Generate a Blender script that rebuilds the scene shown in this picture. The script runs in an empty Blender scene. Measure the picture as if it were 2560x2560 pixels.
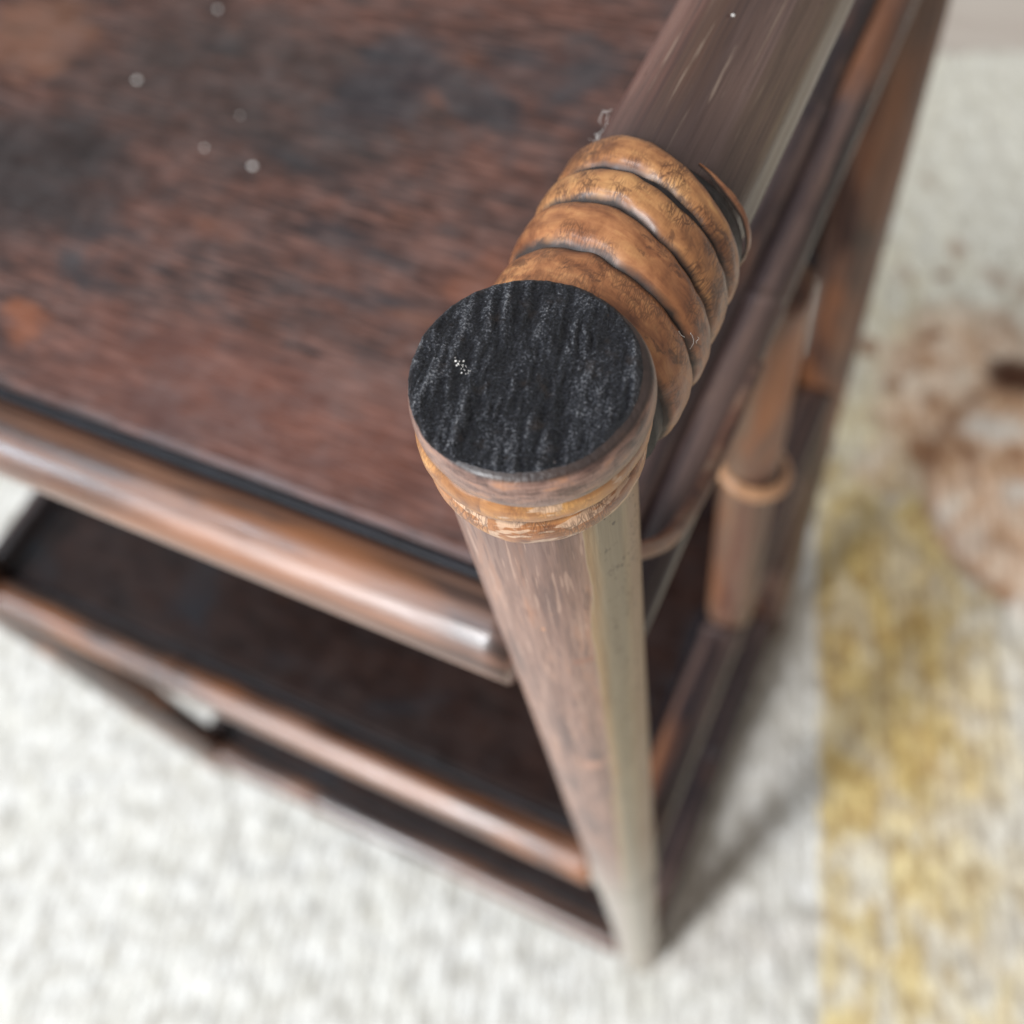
import bpy, math, random
from mathutils import Matrix, Vector, noise
R = math.radians
random.seed(7)
S = bpy.context.scene
COL = S.collection

# ------------------------------------------------------------------ camera, world, light, exposure
cam = bpy.data.cameras.new('camera')
cam_o = bpy.data.objects.new('camera', cam)
COL.objects.link(cam_o)
cam.sensor_width = 36.0
cam.lens = 36.62
cam.clip_start = 0.005
cam.clip_end = 50
RM = [[0.8979039270515814, -0.319053787065529, 0.3032708523438821],
      [0.4212412558589519, 0.8227598684387684, -0.38160451215479746],
      [-0.12776672500339467, 0.47039439095452584, 0.8731579332890224]]
M = Matrix([RM[0] + [0.0428292], RM[1] + [-0.06284109], RM[2] + [0.83564175], [0, 0, 0, 1]])
cam_o.matrix_world = M
cam.dof.use_dof = True
cam.dof.focus_distance = 0.134
cam.dof.aperture_fstop = 11.5
S.camera = cam_o

world = bpy.data.worlds.new('World')
S.world = world
world.use_nodes = True
wb = world.node_tree.nodes['Background']
wb.inputs['Color'].default_value = (1.0, 0.90, 0.82, 1)
wb.inputs['Strength'].default_value = 0.34


def area(name, loc, target, sx, sy, power, color):
    l = bpy.data.lights.new(name, 'AREA')
    l.shape = 'RECTANGLE'
    l.size = sx
    l.size_y = sy
    l.energy = power
    l.color = color
    o = bpy.data.objects.new(name, l)
    COL.objects.link(o)
    o.location = loc
    o.rotation_euler = (Vector(target) - Vector(loc)).to_track_quat('-Z', 'Y').to_euler()
    return o


area('window_light', (-1.62, -3.9, 3.75), (0, 0, 0.3), 0.75, 4.8, 445, (0.97, 0.98, 1.0))
area('second_window_light', (-2.9, -1.75, 2.2), (0, 0, 0.4), 0.8, 1.1, 56, (0.70, 0.86, 1.0))
area('rail_highlight_lamp', (-1.5, -0.1, 3.3), (0, 0, 0.4), 0.7, 1.2, 26, (0.76, 0.88, 1.0))  # lamp added high on the left to give the side rail highlight

S.view_settings.view_transform = 'Standard'
S.view_settings.look = 'None'
S.view_settings.exposure = 0
S.view_settings.gamma = 1

# ------------------------------------------------------------------ dimensions (metres)
W, D, H = 0.3762, 0.2838, 0.7318
Z1, Z2, Z3 = 0.6275, 0.3548, 0.0351
RP, RR, RT, ZT = 0.0135, 0.0092, 0.0133, 0.7156


# ------------------------------------------------------------------ node helpers
class NT:
    def __init__(s, name):
        s.m = bpy.data.materials.new(name)
        s.m.use_nodes = True
        s.t = s.m.node_tree
        s.N = s.t.nodes
        s.b = s.N['Principled BSDF']

    def put(s, sock, v):
        if isinstance(v, bpy.types.NodeSocket):
            s.t.links.new(v, sock)
        elif v is not None:
            if hasattr(sock.default_value, '__len__') and not hasattr(v, '__len__'):
                v = (v,) * len(sock.default_value)
            if hasattr(v, '__len__') and len(v) == 3 and len(sock.default_value) == 4:
                v = (*v, 1)
            sock.default_value = v

    def n(s, ty, props=None, **ins):
        nd = s.N.new(ty)
        for k, v in (props or {}).items():
            setattr(nd, k, v)
        for k, v in ins.items():
            if k.startswith('i') and k[1:].isdigit():
                s.put(nd.inputs[int(k[1:])], v)
            else:
                s.put(nd.inputs[k.replace('_', ' ')], v)
        return nd

    def math(s, op, a, b=0.0, clamp=False):
        return s.n('ShaderNodeMath', {'operation': op, 'use_clamp': clamp}, i0=a, i1=b).outputs[0]

    def mix(s, f, a, b, mode='MIX'):
        nd = s.N.new('ShaderNodeMix')
        nd.data_type = 'RGBA'
        nd.blend_type = mode
        s.put(nd.inputs[0], f)
        s.put(nd.inputs[6], a)
        s.put(nd.inputs[7], b)
        return nd.outputs[2]

    def rng(s, v, a, b, c=0.0, d=1.0, smooth=False):
        nd = s.N.new('ShaderNodeMapRange')
        nd.interpolation_type = 'SMOOTHSTEP' if smooth else 'LINEAR'
        for i, x in enumerate((v, a, b, c, d)):
            s.put(nd.inputs[i], x)
        return nd.outputs[0]

    def coord(s, kind='Object', scale=(1, 1, 1), rand=False):
        o = s.N.new('ShaderNodeTexCoord').outputs[kind]
        mp = s.N.new('ShaderNodeMapping')
        mp.inputs['Scale'].default_value = scale
        s.put(mp.inputs['Vector'], o)
        o = mp.outputs[0]
        if rand:
            oi = s.N.new('ShaderNodeObjectInfo').outputs['Random']
            k = s.math('MULTIPLY', oi, 37.0)
            va = s.n('ShaderNodeVectorMath', {'operation': 'ADD'}, i0=o, i1=k)
            o = va.outputs[0]
        return o

    def noise(s, vec, scale, detail=3.0, rough=0.55, dist=0.0):
        return s.n('ShaderNodeTexNoise', None, Vector=vec, Scale=scale, Detail=detail, Roughness=rough, Distortion=dist).outputs[0]

    def ramp(s, f, stops):
        nd = s.N.new('ShaderNodeValToRGB')
        s.put(nd.inputs[0], f)
        el = nd.color_ramp.elements
        while len(el) < len(stops):
            el.new(0.5)
        for e, (p, c) in zip(el, stops):
            e.position = p
            e.color = (*c, 1)
        return nd.outputs[0]

    def bump(s, h, strength, dist, normal=None):
        nd = s.n('ShaderNodeBump', None, Height=h, Strength=strength, Distance=dist)
        if normal is not None:
            s.put(nd.inputs['Normal'], normal)
        return nd.outputs[0]

    def out(s, color=None, rough=None, normal=None, spec=None, coat=None, coat_rough=None, sheen=None):
        for k, v in (('Base Color', color), ('Roughness', rough), ('Normal', normal), ('Specular IOR Level', spec),
                     ('Coat Weight', coat), ('Coat Roughness', coat_rough), ('Sheen Weight', sheen)):
            if v is not None:
                s.put(s.b.inputs[k], v)
        return s.m


# ------------------------------------------------------------------ materials
def mat_bamboo(name, stops, coat=0.35, rough=0.38, orange=0.35, streak=260.0):
    """dark stained bamboo: streaks along local z, worn orange patches, fine scratches"""
    t = NT(name)
    c = t.coord('Object', (1, 1, 0.035), True)
    c2 = t.coord('Object', (1, 1, 0.25), True)
    st = t.noise(c, streak, 4, 0.6)
    pa = t.noise(c2, 55, 4, 0.6, 0.6)
    f = t.math('ADD', t.math('MULTIPLY', st, 0.62), t.math('MULTIPLY', pa, 0.38))
    f = t.rng(f, 0.38, 0.62, 0.30, 0.72)
    col = t.ramp(f, stops)
    fsc = t.noise(c, 1300, 3, 0.6)
    col = t.mix(t.rng(fsc, 0.58, 0.68, 0, 0.55), col, stops[0][1])
    col = t.mix(t.rng(fsc, 0.38, 0.30, 0, 0.35), col, (0.34, 0.20, 0.13))
    om = t.rng(t.noise(c2, 26, 3, 0.6, 0.4), 0.52, 0.66, 0, orange)
    col = t.mix(om, col, (0.33, 0.12, 0.04))
    dk = t.rng(t.noise(c2, 33, 4, 0.65, 1.0), 0.60, 0.72, 0, 0.75)
    col = t.mix(dk, col, (0.022, 0.019, 0.024))
    rg = t.math('ADD', t.rng(pa, 0.35, 0.65, rough - 0.10, rough + 0.16), t.rng(fsc, 0.35, 0.65, -0.06, 0.08))
    cr = t.math('ADD', t.rng(t.noise(c2, 48, 3, 0.6), 0.35, 0.65, 0.26, 0.50), t.rng(st, 0.35, 0.65, -0.06, 0.08))
    fine = t.noise(c, streak * 4, 3, 0.7)
    nm = t.bump(fine, 0.15, 0.0004)
    nm = t.bump(pa, 0.3, 0.0008, nm)
    nm2 = t.bump(fsc, 0.2, 0.0003)
    t.put(t.b.inputs['Coat Normal'], nm2)
    return t.out(col, rg, nm, 0.5, coat, cr)


M_RAIL = mat_bamboo('dark_bamboo', [(0.36, (0.022, 0.012, 0.010)), (0.5, (0.075, 0.034, 0.023)), (0.64, (0.20, 0.105, 0.07))], coat=1.0, rough=0.30, orange=0.7)
M_SIDE = mat_bamboo('slate_bamboo', [(0.33, (0.012, 0.009, 0.011)), (0.5, (0.034, 0.021, 0.021)), (0.66, (0.10, 0.062, 0.052))], coat=0.25, rough=0.30, orange=0.45)
M_POST2 = mat_bamboo('back_bamboo', [(0.3, (0.025, 0.014, 0.012)), (0.5, (0.085, 0.044, 0.032)), (0.7, (0.17, 0.10, 0.07))], coat=0.12, rough=0.42, orange=0.5)
M_UPR = mat_bamboo('upright_bamboo', [(0.3, (0.045, 0.022, 0.018)), (0.5, (0.135, 0.058, 0.036)), (0.7, (0.21, 0.135, 0.09))], coat=0.2, rough=0.45, orange=0.9, streak=90.0)


def mat_front_post():
    t = NT('front_post_bamboo')
    obj = t.coord('Object')
    sx = t.n('ShaderNodeSeparateXYZ', None, i0=obj)
    ang = t.math('ARCTAN2', sx.outputs[1], sx.outputs[0])           # radians round the culm
    z = sx.outputs[2]
    s1 = t.coord('Object', (1, 1, 0.05))
    s2 = t.coord('Object', (1, 1, 0.3))
    s3 = t.coord('Object', (1, 1, 0.15))
    streak = t.noise(s1, 420, 4, 0.6)
    patch = t.noise(s2, 85, 4, 0.6, 0.5)
    f = t.math('ADD', t.math('MULTIPLY', streak, 0.5), t.math('MULTIPLY', patch, 0.5))
    pink = t.ramp(f, [(0.39, (0.105, 0.053, 0.042)), (0.47, (0.205, 0.112, 0.084)), (0.55, (0.285, 0.170, 0.130)), (0.64, (0.37, 0.185, 0.115))])
    olive = t.ramp(t.noise(s1, 520, 4, 0.65), [(0.34, (0.25, 0.175, 0.10)), (0.5, (0.36, 0.275, 0.165)), (0.66, (0.40, 0.32, 0.22))])
    # grey green core stripe within the bare strip
    wob = t.math('MULTIPLY', t.math('SUBTRACT', t.noise(s3, 180, 4, 0.6), 0.5), 0.22)
    drift = t.math('MULTIPLY', t.math('SUBTRACT', 0.73, z), -1.45)
    edge = t.math('ADD', t.math('ADD', -0.655, drift), wob)
    rel = t.math('SUBTRACT', ang, edge)
    msk = t.rng(rel, -0.012, 0.012, 0, 1)
    core = t.math('MULTIPLY', t.rng(rel, 0.13, 0.20, 0, 0.7), t.rng(rel, 0.42, 0.52, 1, 0))
    olive = t.mix(core, olive, (0.27, 0.24, 0.17))
    far = t.rng(rel, 0.52, 0.66, 0, 0.8)
    olive = t.mix(far, olive, (0.33, 0.22, 0.15))
    rim = t.math('MULTIPLY', t.rng(rel, 0.0, 0.03, 0, 1), t.rng(rel, 0.05, 0.15, 0.5, 0))
    olive = t.mix(rim, olive, (0.36, 0.20, 0.08))
    # the bare strip runs on only to the far side
    col = t.mix(msk, pink, olive)
    # darker mottling just under the wrapping
    td = t.math('MULTIPLY', t.rng(z, 0.692, 0.712, 0, 1), t.rng(patch, 0.4, 0.62, 0, 0.6))
    td = t.math('MULTIPLY', td, t.math('SUBTRACT', 1.0, msk))
    col = t.mix(td, col, (0.11, 0.075, 0.07))
    # scratches along the grain: pale and dark
    sc = t.noise(t.coord('Object', (1, 1, 0.07)), 1500, 2, 0.5)
    notm = t.math('SUBTRACT', 1.0, msk)
    col = t.mix(t.math('MULTIPLY', t.rng(sc, 0.56, 0.64, 0, 0.75), notm), col, (0.14, 0.075, 0.06))
    col = t.mix(t.math('MULTIPLY', t.rng(sc, 0.40, 0.33, 0, 0.35), notm), col, (0.56, 0.38, 0.29))
    # short orange nicks across and down
    nick = t.noise(t.coord('Object', (1, 1, 0.35)), 240, 2, 0.5, 0.8)
    col = t.mix(t.math('MULTIPLY', t.rng(nick, 0.71, 0.73, 0, 0.7), notm), col, (0.55, 0.27, 0.14))
    # cross band mark
    bz = t.math('MULTIPLY', t.rng(z, 0.6655, 0.6662, 0, 1), t.rng(z, 0.6680, 0.6687, 1, 0))
    ba = t.math('MULTIPLY', t.rng(rel, -0.34, -0.31, 0, 1), t.rng(rel, -0.02, 0.0, 1, 0))
    col = t.mix(t.math('MULTIPLY', t.math('MULTIPLY', bz, ba), 0.75), col, (0.27, 0.12, 0.075))
    bz = t.math('MULTIPLY', t.rng(z, 0.596, 0.598, 0, 1), t.rng(z, 0.601, 0.603, 1, 0))
    ba = t.math('MULTIPLY', t.rng(rel, -0.42, -0.36, 0, 1), t.rng(rel, -0.14, -0.10, 1, 0))
    col = t.mix(t.math('MULTIPLY', t.math('MULTIPLY', bz, ba), 0.7), col, (0.52, 0.27, 0.18))
    # dark specks of mould on the bare strip
    vo = t.n('ShaderNodeTexVoronoi', None, Vector=t.coord('Object', (1, 1, 0.55)), Scale=620.0)
    vo2 = t.n('ShaderNodeTexVoronoi', None, Vector=t.coord('Object', (1, 1, 0.55)), Scale=1600.0)
    d1 = t.math('MULTIPLY', t.rng(vo.outputs['Distance'], 0.14, 0.26, 1, 0), t.rng(t.noise(obj, 230, 1), 0.46, 0.52, 0, 1))
    d2 = t.math('MULTIPLY', t.rng(vo2.outputs['Distance'], 0.20, 0.34, 1, 0), t.rng(t.noise(obj, 170, 1), 0.50, 0.55, 0, 1))
    dm = t.math('MULTIPLY', t.math('MAXIMUM', d1, d2), t.rng(rel, 0.16, 0.28, 0, 0.85))
    col = t.mix(dm, col, (0.05, 0.035, 0.022))
    # culm node band low down
    nb = t.math('MULTIPLY', t.rng(z, 0.372, 0.386, 0, 1, True), t.rng(z, 0.394, 0.412, 1, 0, True))
    col = t.mix(t.math('MULTIPLY', nb, 0.65), col, (0.17, 0.155, 0.12))
    low = t.rng(z, 0.52, 0.34, 0, 0.7, True)  # whitish sheen on the lower post, painted into its colour
    col = t.mix(low, col, (0.44, 0.42, 0.37))
    nm = t.bump(sc, 0.35, 0.00025)
    nm = t.bump(streak, 0.3, 0.0003, nm)
    step = t.bump(msk, 0.4, 0.00015, nm)
    rg = t.math('ADD', t.rng(patch, 0.3, 0.7, 0.36, 0.50), t.math('MULTIPLY', msk, 0.05))
    return t.out(col, rg, step, 0.5, 0.25, 0.25)


def mat_top_rail():
    t = NT('top_rail_bamboo')
    obj = t.coord('Object')
    sx = t.n('ShaderNodeSeparateXYZ', None, i0=obj)
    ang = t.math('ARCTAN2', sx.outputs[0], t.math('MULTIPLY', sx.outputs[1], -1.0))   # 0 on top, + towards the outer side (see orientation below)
    z = sx.outputs[2]
    s1 = t.coord('Object', (1, 1, 0.03))
    s2 = t.coord('Object', (1, 1, 0.14))
    st = t.noise(s1, 330, 4, 0.62)
    pa = t.noise(s2, 95, 4, 0.6, 0.5)
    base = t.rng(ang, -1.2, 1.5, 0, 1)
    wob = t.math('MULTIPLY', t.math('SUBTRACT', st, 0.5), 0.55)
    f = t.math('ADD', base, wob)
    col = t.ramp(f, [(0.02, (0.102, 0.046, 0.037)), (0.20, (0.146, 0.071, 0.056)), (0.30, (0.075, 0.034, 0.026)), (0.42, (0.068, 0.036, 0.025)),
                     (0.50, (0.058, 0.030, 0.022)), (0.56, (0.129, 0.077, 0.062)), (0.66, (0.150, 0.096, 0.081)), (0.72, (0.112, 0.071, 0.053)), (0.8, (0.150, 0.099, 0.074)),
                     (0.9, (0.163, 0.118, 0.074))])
    col = t.mix(t.rng(pa, 0.52, 0.68, 0, 0.55), col, (0.055, 0.035, 0.032))
    col = t.mix(t.rng(pa, 0.46, 0.34, 0, 0.3), col, (0.21, 0.11, 0.08))
    sc = t.noise(s1, 1400, 3, 0.6)
    col = t.mix(t.rng(sc, 0.54, 0.66, 0, 0.6), col, (0.035, 0.021, 0.02))
    col = t.mix(t.rng(sc, 0.36, 0.30, 0, 0.35), col, (0.38, 0.29, 0.22))
    col = t.mix(t.rng(z, 0.060, 0.046, 0, 0.75), col, (0.045, 0.028, 0.026))
    vo = t.n('ShaderNodeTexVoronoi', None, Vector=t.coord('Object', (1, 1, 0.6)), Scale=330.0)
    sp = t.math('MULTIPLY', t.rng(vo.outputs['Distance'], 0.05, 0.11, 1, 0), t.rng(t.noise(obj, 160, 1), 0.5, 0.55, 0, 0.9))
    col = t.mix(sp, col, (0.035, 0.012, 0.01))
    nm = t.bump(sc, 0.4, 0.00025)
    nm = t.bump(st, 0.5, 0.0006, nm)
    return t.out(col, t.rng(pa, 0.3, 0.7, 0.34, 0.5), nm, 0.5, 0.3, 0.25)


def mat_cane(name, tint=(1, 1, 1), flake=0.0, crackle=1.0, dark=0.6):
    """rattan wrapping: UV in metres, u along the cane, v across"""
    t = NT(name)
    uv = t.coord('UV')
    oi = t.N.new('ShaderNodeObjectInfo').outputs['Random']
    off = t.math('MULTIPLY', oi, 3.0)
    uv = t.n('ShaderNodeVectorMath', {'operation': 'ADD'}, i0=uv, i1=off).outputs[0]

    def sc_uv(su, sv):
        mp = t.N.new('ShaderNodeMapping')
        mp.inputs['Scale'].default_value = (su, sv, 1)
        t.put(mp.inputs['Vector'], uv)
        return mp.outputs[0]
    big = t.noise(sc_uv(1, 1.6), 120, 4, 0.6, 0.8)
    fib = t.noise(sc_uv(0.08, 1), 1500, 3, 0.6)
    mid = t.noise(sc_uv(0.8, 1), 420, 3, 0.6, 0.5)
    f = t.math('ADD', t.math('MULTIPLY', big, 0.65), t.math('ADD', t.math('MULTIPLY', fib, 0.15), t.math('MULTIPLY', mid, 0.2)))
    col = t.ramp(f, [(0.36, tuple(a * b for a, b in zip((0.15, 0.055, 0.022), tint))), (0.46, tuple(a * b for a, b in zip((0.29, 0.12, 0.045), tint))),
                     (0.54, tuple(a * b for a, b in zip((0.39, 0.175, 0.065), tint))), (0.66, tuple(a * b for a, b in zip((0.52, 0.27, 0.10), tint)))])
    # crackle: narrow cells across the cane
    wv = t.n('ShaderNodeTexNoise', None, Vector=uv, Scale=700.0, Detail=2.0)
    dv = t.n('ShaderNodeVectorMath', {'operation': 'SCALE'}, i0=wv.outputs['Color'], Scale=0.00045)
    warp = t.n('ShaderNodeVectorMath', {'operation': 'ADD'}, i0=uv, i1=dv.outputs[0]).outputs[0]
    mp = t.N.new('ShaderNodeMapping')
    mp.inputs['Scale'].default_value = (1.0, 0.22, 1)
    t.put(mp.inputs['Vector'], warp)
    v1 = t.n('ShaderNodeTexVoronoi', {'feature': 'DISTANCE_TO_EDGE'}, Vector=mp.outputs[0], Scale=2100.0).outputs['Distance']
    mp2 = t.N.new('ShaderNodeMapping')
    mp2.inputs['Scale'].default_value = (1.0, 0.30, 1)
    t.put(mp2.inputs['Vector'], warp)
    v2 = t.n('ShaderNodeTexVoronoi', {'feature': 'DISTANCE_TO_EDGE'}, Vector=mp2.outputs[0], Scale=1000.0).outputs['Distance']
    c1 = t.rng(v1, 0.02, 0.14, 1, 0)
    c2 = t.rng(v2, 0.0, 0.075, 1, 0)
    reg = t.rng(t.noise(sc_uv(1, 1), 150, 3, 0.6), 0.45, 0.57, 0.10, 1)
    crack = t.math('MULTIPLY', t.math('MAXIMUM', t.math('MULTIPLY', c1, 0.8), c2), reg)
    crack = t.math('MULTIPLY', crack, crackle)
    # pale flaked varnish
    if flake > 0:
        fl = t.rng(t.noise(sc_uv(0.5, 1.6), 260, 3, 0.6), 0.60 - 0.2 * flake, 0.63 - 0.2 * flake, 0, 1)
        col = t.mix(t.math('MULTIPLY', fl, 0.75), col, (0.60, 0.42, 0.29))
    # dark stains
    ds = t.rng(t.noise(sc_uv(0.7, 1.2), 170, 5, 0.7, 0.6), 0.57, 0.62, 0, dark)
    col = t.mix(ds, col, (0.085, 0.035, 0.018))
    col = t.mix(t.math('MINIMUM', crack, 0.9), col, (0.07, 0.026, 0.012))
    # soot gathered in the edges of the cane (v is stored in a second map as -1..1)
    ev = t.N.new('ShaderNodeUVMap')
    ev.uv_map = 'across'
    es = t.n('ShaderNodeSeparateXYZ', None, i0=ev.outputs[0]).outputs[1]
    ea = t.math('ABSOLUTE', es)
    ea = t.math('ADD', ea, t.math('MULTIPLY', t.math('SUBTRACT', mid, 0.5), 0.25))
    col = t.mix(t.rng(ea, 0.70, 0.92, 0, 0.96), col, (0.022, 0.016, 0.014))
    hgt = t.math('SUBTRACT', t.math('MULTIPLY', mid, 0.3), t.math('MULTIPLY', crack, 0.7))
    nm = t.bump(hgt, 0.28, 0.00018)
    nm = t.bump(fib, 0.2, 0.0002, nm)
    soot = t.rng(ea, 0.70, 0.92, 0, 1)
    return t.out(col, t.math('ADD', t.rng(big, 0.35, 0.65, 0.32, 0.48), t.math('MULTIPLY', soot, 0.25)), nm, 0.5, t.rng(soot, 0, 1, 0.42, 0.08), 0.27)


def mat_char():
    t = NT('charred_end_grain')
    o = t.coord('Object')
    a = t.noise(o, 3300, 5, 0.8)
    b = t.noise(t.coord('Object', (1, 0.25, 1)), 900, 3, 0.6)
    c = t.noise(o, 300, 3, 0.6)
    at = t.N.new('ShaderNodeAttribute')
    at.attribute_name = 'ridge'
    rd = at.outputs['Fac']
    a0 = a
    a = t.math('ADD', t.math('MULTIPLY', t.math('SUBTRACT', a, 0.5), 2.1), t.math('ADD', 0.5, t.math('MULTIPLY', rd, 0.32)))
    col = t.ramp(a, [(0.36, (0.003, 0.003, 0.005)), (0.52, (0.009, 0.010, 0.015)), (0.64, (0.032, 0.035, 0.046)), (0.79, (0.19, 0.195, 0.21)), (1.0, (0.40, 0.40, 0.40))])
    col = t.mix(t.rng(c, 0.6, 0.75, 0, 0.5), col, (0.045, 0.028, 0.018))
    gm = t.N.new('ShaderNodeNewGeometry')
    nm = t.bump(a, 0.8, 0.0006)
    return t.out(col, t.rng(a, 0.4, 0.7, 0.38, 0.75), nm, 0.5)


def mat_ring():
    t = NT('end_ring_bamboo')
    o = t.coord('Object', (1, 1, 2.4))
    sx = t.n('ShaderNodeSeparateXYZ', None, i0=t.coord('Object'))
    a = t.noise(o, 190, 4, 0.6, 0.5)
    b = t.noise(t.coord('Object', (1, 1, 7)), 330, 3, 0.6)
    f = t.math('ADD', t.math('MULTIPLY', a, 0.6), t.math('MULTIPLY', b, 0.4))
    col = t.ramp(f, [(0.38, (0.045, 0.027, 0.026)), (0.46, (0.15, 0.082, 0.064)), (0.54, (0.25, 0.15, 0.118)), (0.64, (0.38, 0.19, 0.11))])
    gz = t.rng(sx.outputs[2], 0.7271, 0.7298, 0.6, 0, True)
    col = t.mix(gz, col, (0.12, 0.11, 0.10))
    col = t.mix(t.rng(sx.outputs[2], 0.7330, 0.7335, 0, 0.93), col, (0.02, 0.014, 0.013))
    sc = t.noise(t.coord('Object', (1, 1, 0.3)), 1600, 3, 0.6)
    col = t.mix(t.rng(sc, 0.62, 0.7, 0, 0.4), col, (0.05, 0.028, 0.024))
    return t.out(col, 0.4, t.bump(t.math('ADD', sc, a), 0.4, 0.0004), 0.5, 0.3, 0.25)


def mat_panel(name='lacquered_panel', lift=1.0):
    t = NT(name)
    o = t.coord('Object', (0.22, 1, 1), True)
    o2 = t.coord('Object', (0.5, 1, 1), True)
    a = t.noise(o, 150, 5, 0.65, 0.7)
    b = t.noise(o2, 38, 4, 0.6, 0.6)
    c = t.noise(o, 420, 3, 0.6)
    f = t.math('ADD', t.math('MULTIPLY', a, 0.5), t.math('ADD', t.math('MULTIPLY', b, 0.3), t.math('MULTIPLY', c, 0.2)))
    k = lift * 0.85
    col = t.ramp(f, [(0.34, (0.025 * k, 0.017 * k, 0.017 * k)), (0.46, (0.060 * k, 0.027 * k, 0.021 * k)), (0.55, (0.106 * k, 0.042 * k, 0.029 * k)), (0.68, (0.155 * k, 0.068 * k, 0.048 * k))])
    fine = t.noise(t.coord('Object', (0.10, 1, 1), True), 620, 4, 0.65)
    col = t.mix(t.rng(fine, 0.52, 0.64, 0, 0.6), col, (0.27 * k, 0.135 * k, 0.105 * k))
    col = t.mix(t.rng(fine, 0.47, 0.38, 0, 0.8), col, (0.012, 0.008, 0.009))
    blk = t.rng(t.noise(o2, 24, 3, 0.6, 0.8), 0.56, 0.66, 0, 0.8)
    col = t.mix(blk, col, (0.017, 0.018, 0.022))
    org = t.rng(t.noise(o2, 60, 2, 0.5, 0.3), 0.64, 0.76, 0, 0.3)
    col = t.mix(org, col, (0.25 * k, 0.085 * k, 0.035 * k))
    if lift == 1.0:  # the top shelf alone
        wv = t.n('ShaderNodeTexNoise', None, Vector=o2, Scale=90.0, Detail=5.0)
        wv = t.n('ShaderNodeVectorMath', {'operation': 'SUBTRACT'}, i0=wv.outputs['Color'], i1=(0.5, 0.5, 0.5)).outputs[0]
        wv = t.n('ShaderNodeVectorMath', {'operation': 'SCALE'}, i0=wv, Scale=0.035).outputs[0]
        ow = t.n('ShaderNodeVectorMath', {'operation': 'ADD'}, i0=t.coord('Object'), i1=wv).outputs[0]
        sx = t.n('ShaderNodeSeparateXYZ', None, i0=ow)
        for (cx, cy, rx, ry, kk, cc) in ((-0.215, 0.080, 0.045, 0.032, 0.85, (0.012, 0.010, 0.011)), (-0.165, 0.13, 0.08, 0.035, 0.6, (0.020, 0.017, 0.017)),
                                         (-0.124, 0.142, 0.018, 0.024, 0.65, (0.014, 0.016, 0.022)), (-0.252, 0.128, 0.026, 0.020, 0.5, (0.20, 0.09, 0.05)),  # brown corner spot is a reflection painted into the shelf colour
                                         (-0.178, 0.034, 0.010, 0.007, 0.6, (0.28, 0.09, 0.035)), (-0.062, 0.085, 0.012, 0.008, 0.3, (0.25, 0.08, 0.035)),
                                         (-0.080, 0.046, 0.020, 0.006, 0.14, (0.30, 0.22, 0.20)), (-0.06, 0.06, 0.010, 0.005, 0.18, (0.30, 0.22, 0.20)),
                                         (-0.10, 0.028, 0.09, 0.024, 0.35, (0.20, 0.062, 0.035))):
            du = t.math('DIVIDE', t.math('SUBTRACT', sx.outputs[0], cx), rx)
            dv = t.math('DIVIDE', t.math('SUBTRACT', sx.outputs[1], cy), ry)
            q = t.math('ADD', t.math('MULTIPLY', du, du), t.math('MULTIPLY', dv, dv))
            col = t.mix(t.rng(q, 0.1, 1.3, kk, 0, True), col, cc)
    dust = t.rng(t.noise(t.coord('Object', (1, 1, 1), True), 75, 5, 0.75), 0.42, 0.75, 0.0, 0.09 * min(1, lift + .1))
    col = t.mix(dust, col, (0.45, 0.42, 0.42))
    rg = t.rng(a, 0.35, 0.65, 0.34, 0.52)
    nm = t.bump(a, 0.35, 0.0012)
    nm = t.bump(c, 0.25, 0.0006, nm)
    return t.out(col, rg, nm, 0.42 if lift == 1.0 else 0.2, 0.22 if lift == 1.0 else 0.05, 0.22)


def mat_flat(name, col, rough=0.5, var=0.3, scale=300, coat=0.0):
    t = NT(name)
    a = t.noise(t.coord('Object'), scale, 4, 0.6)
    c2 = tuple(x * (1 - var) for x in col)
    c3 = tuple(min(1, x * (1 + var)) for x in col)
    return t.out(t.mix(t.rng(a, 0.35, 0.65), c2, c3), rough, t.bump(a, 0.3, 0.0004), 0.5, coat, 0.2)


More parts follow.
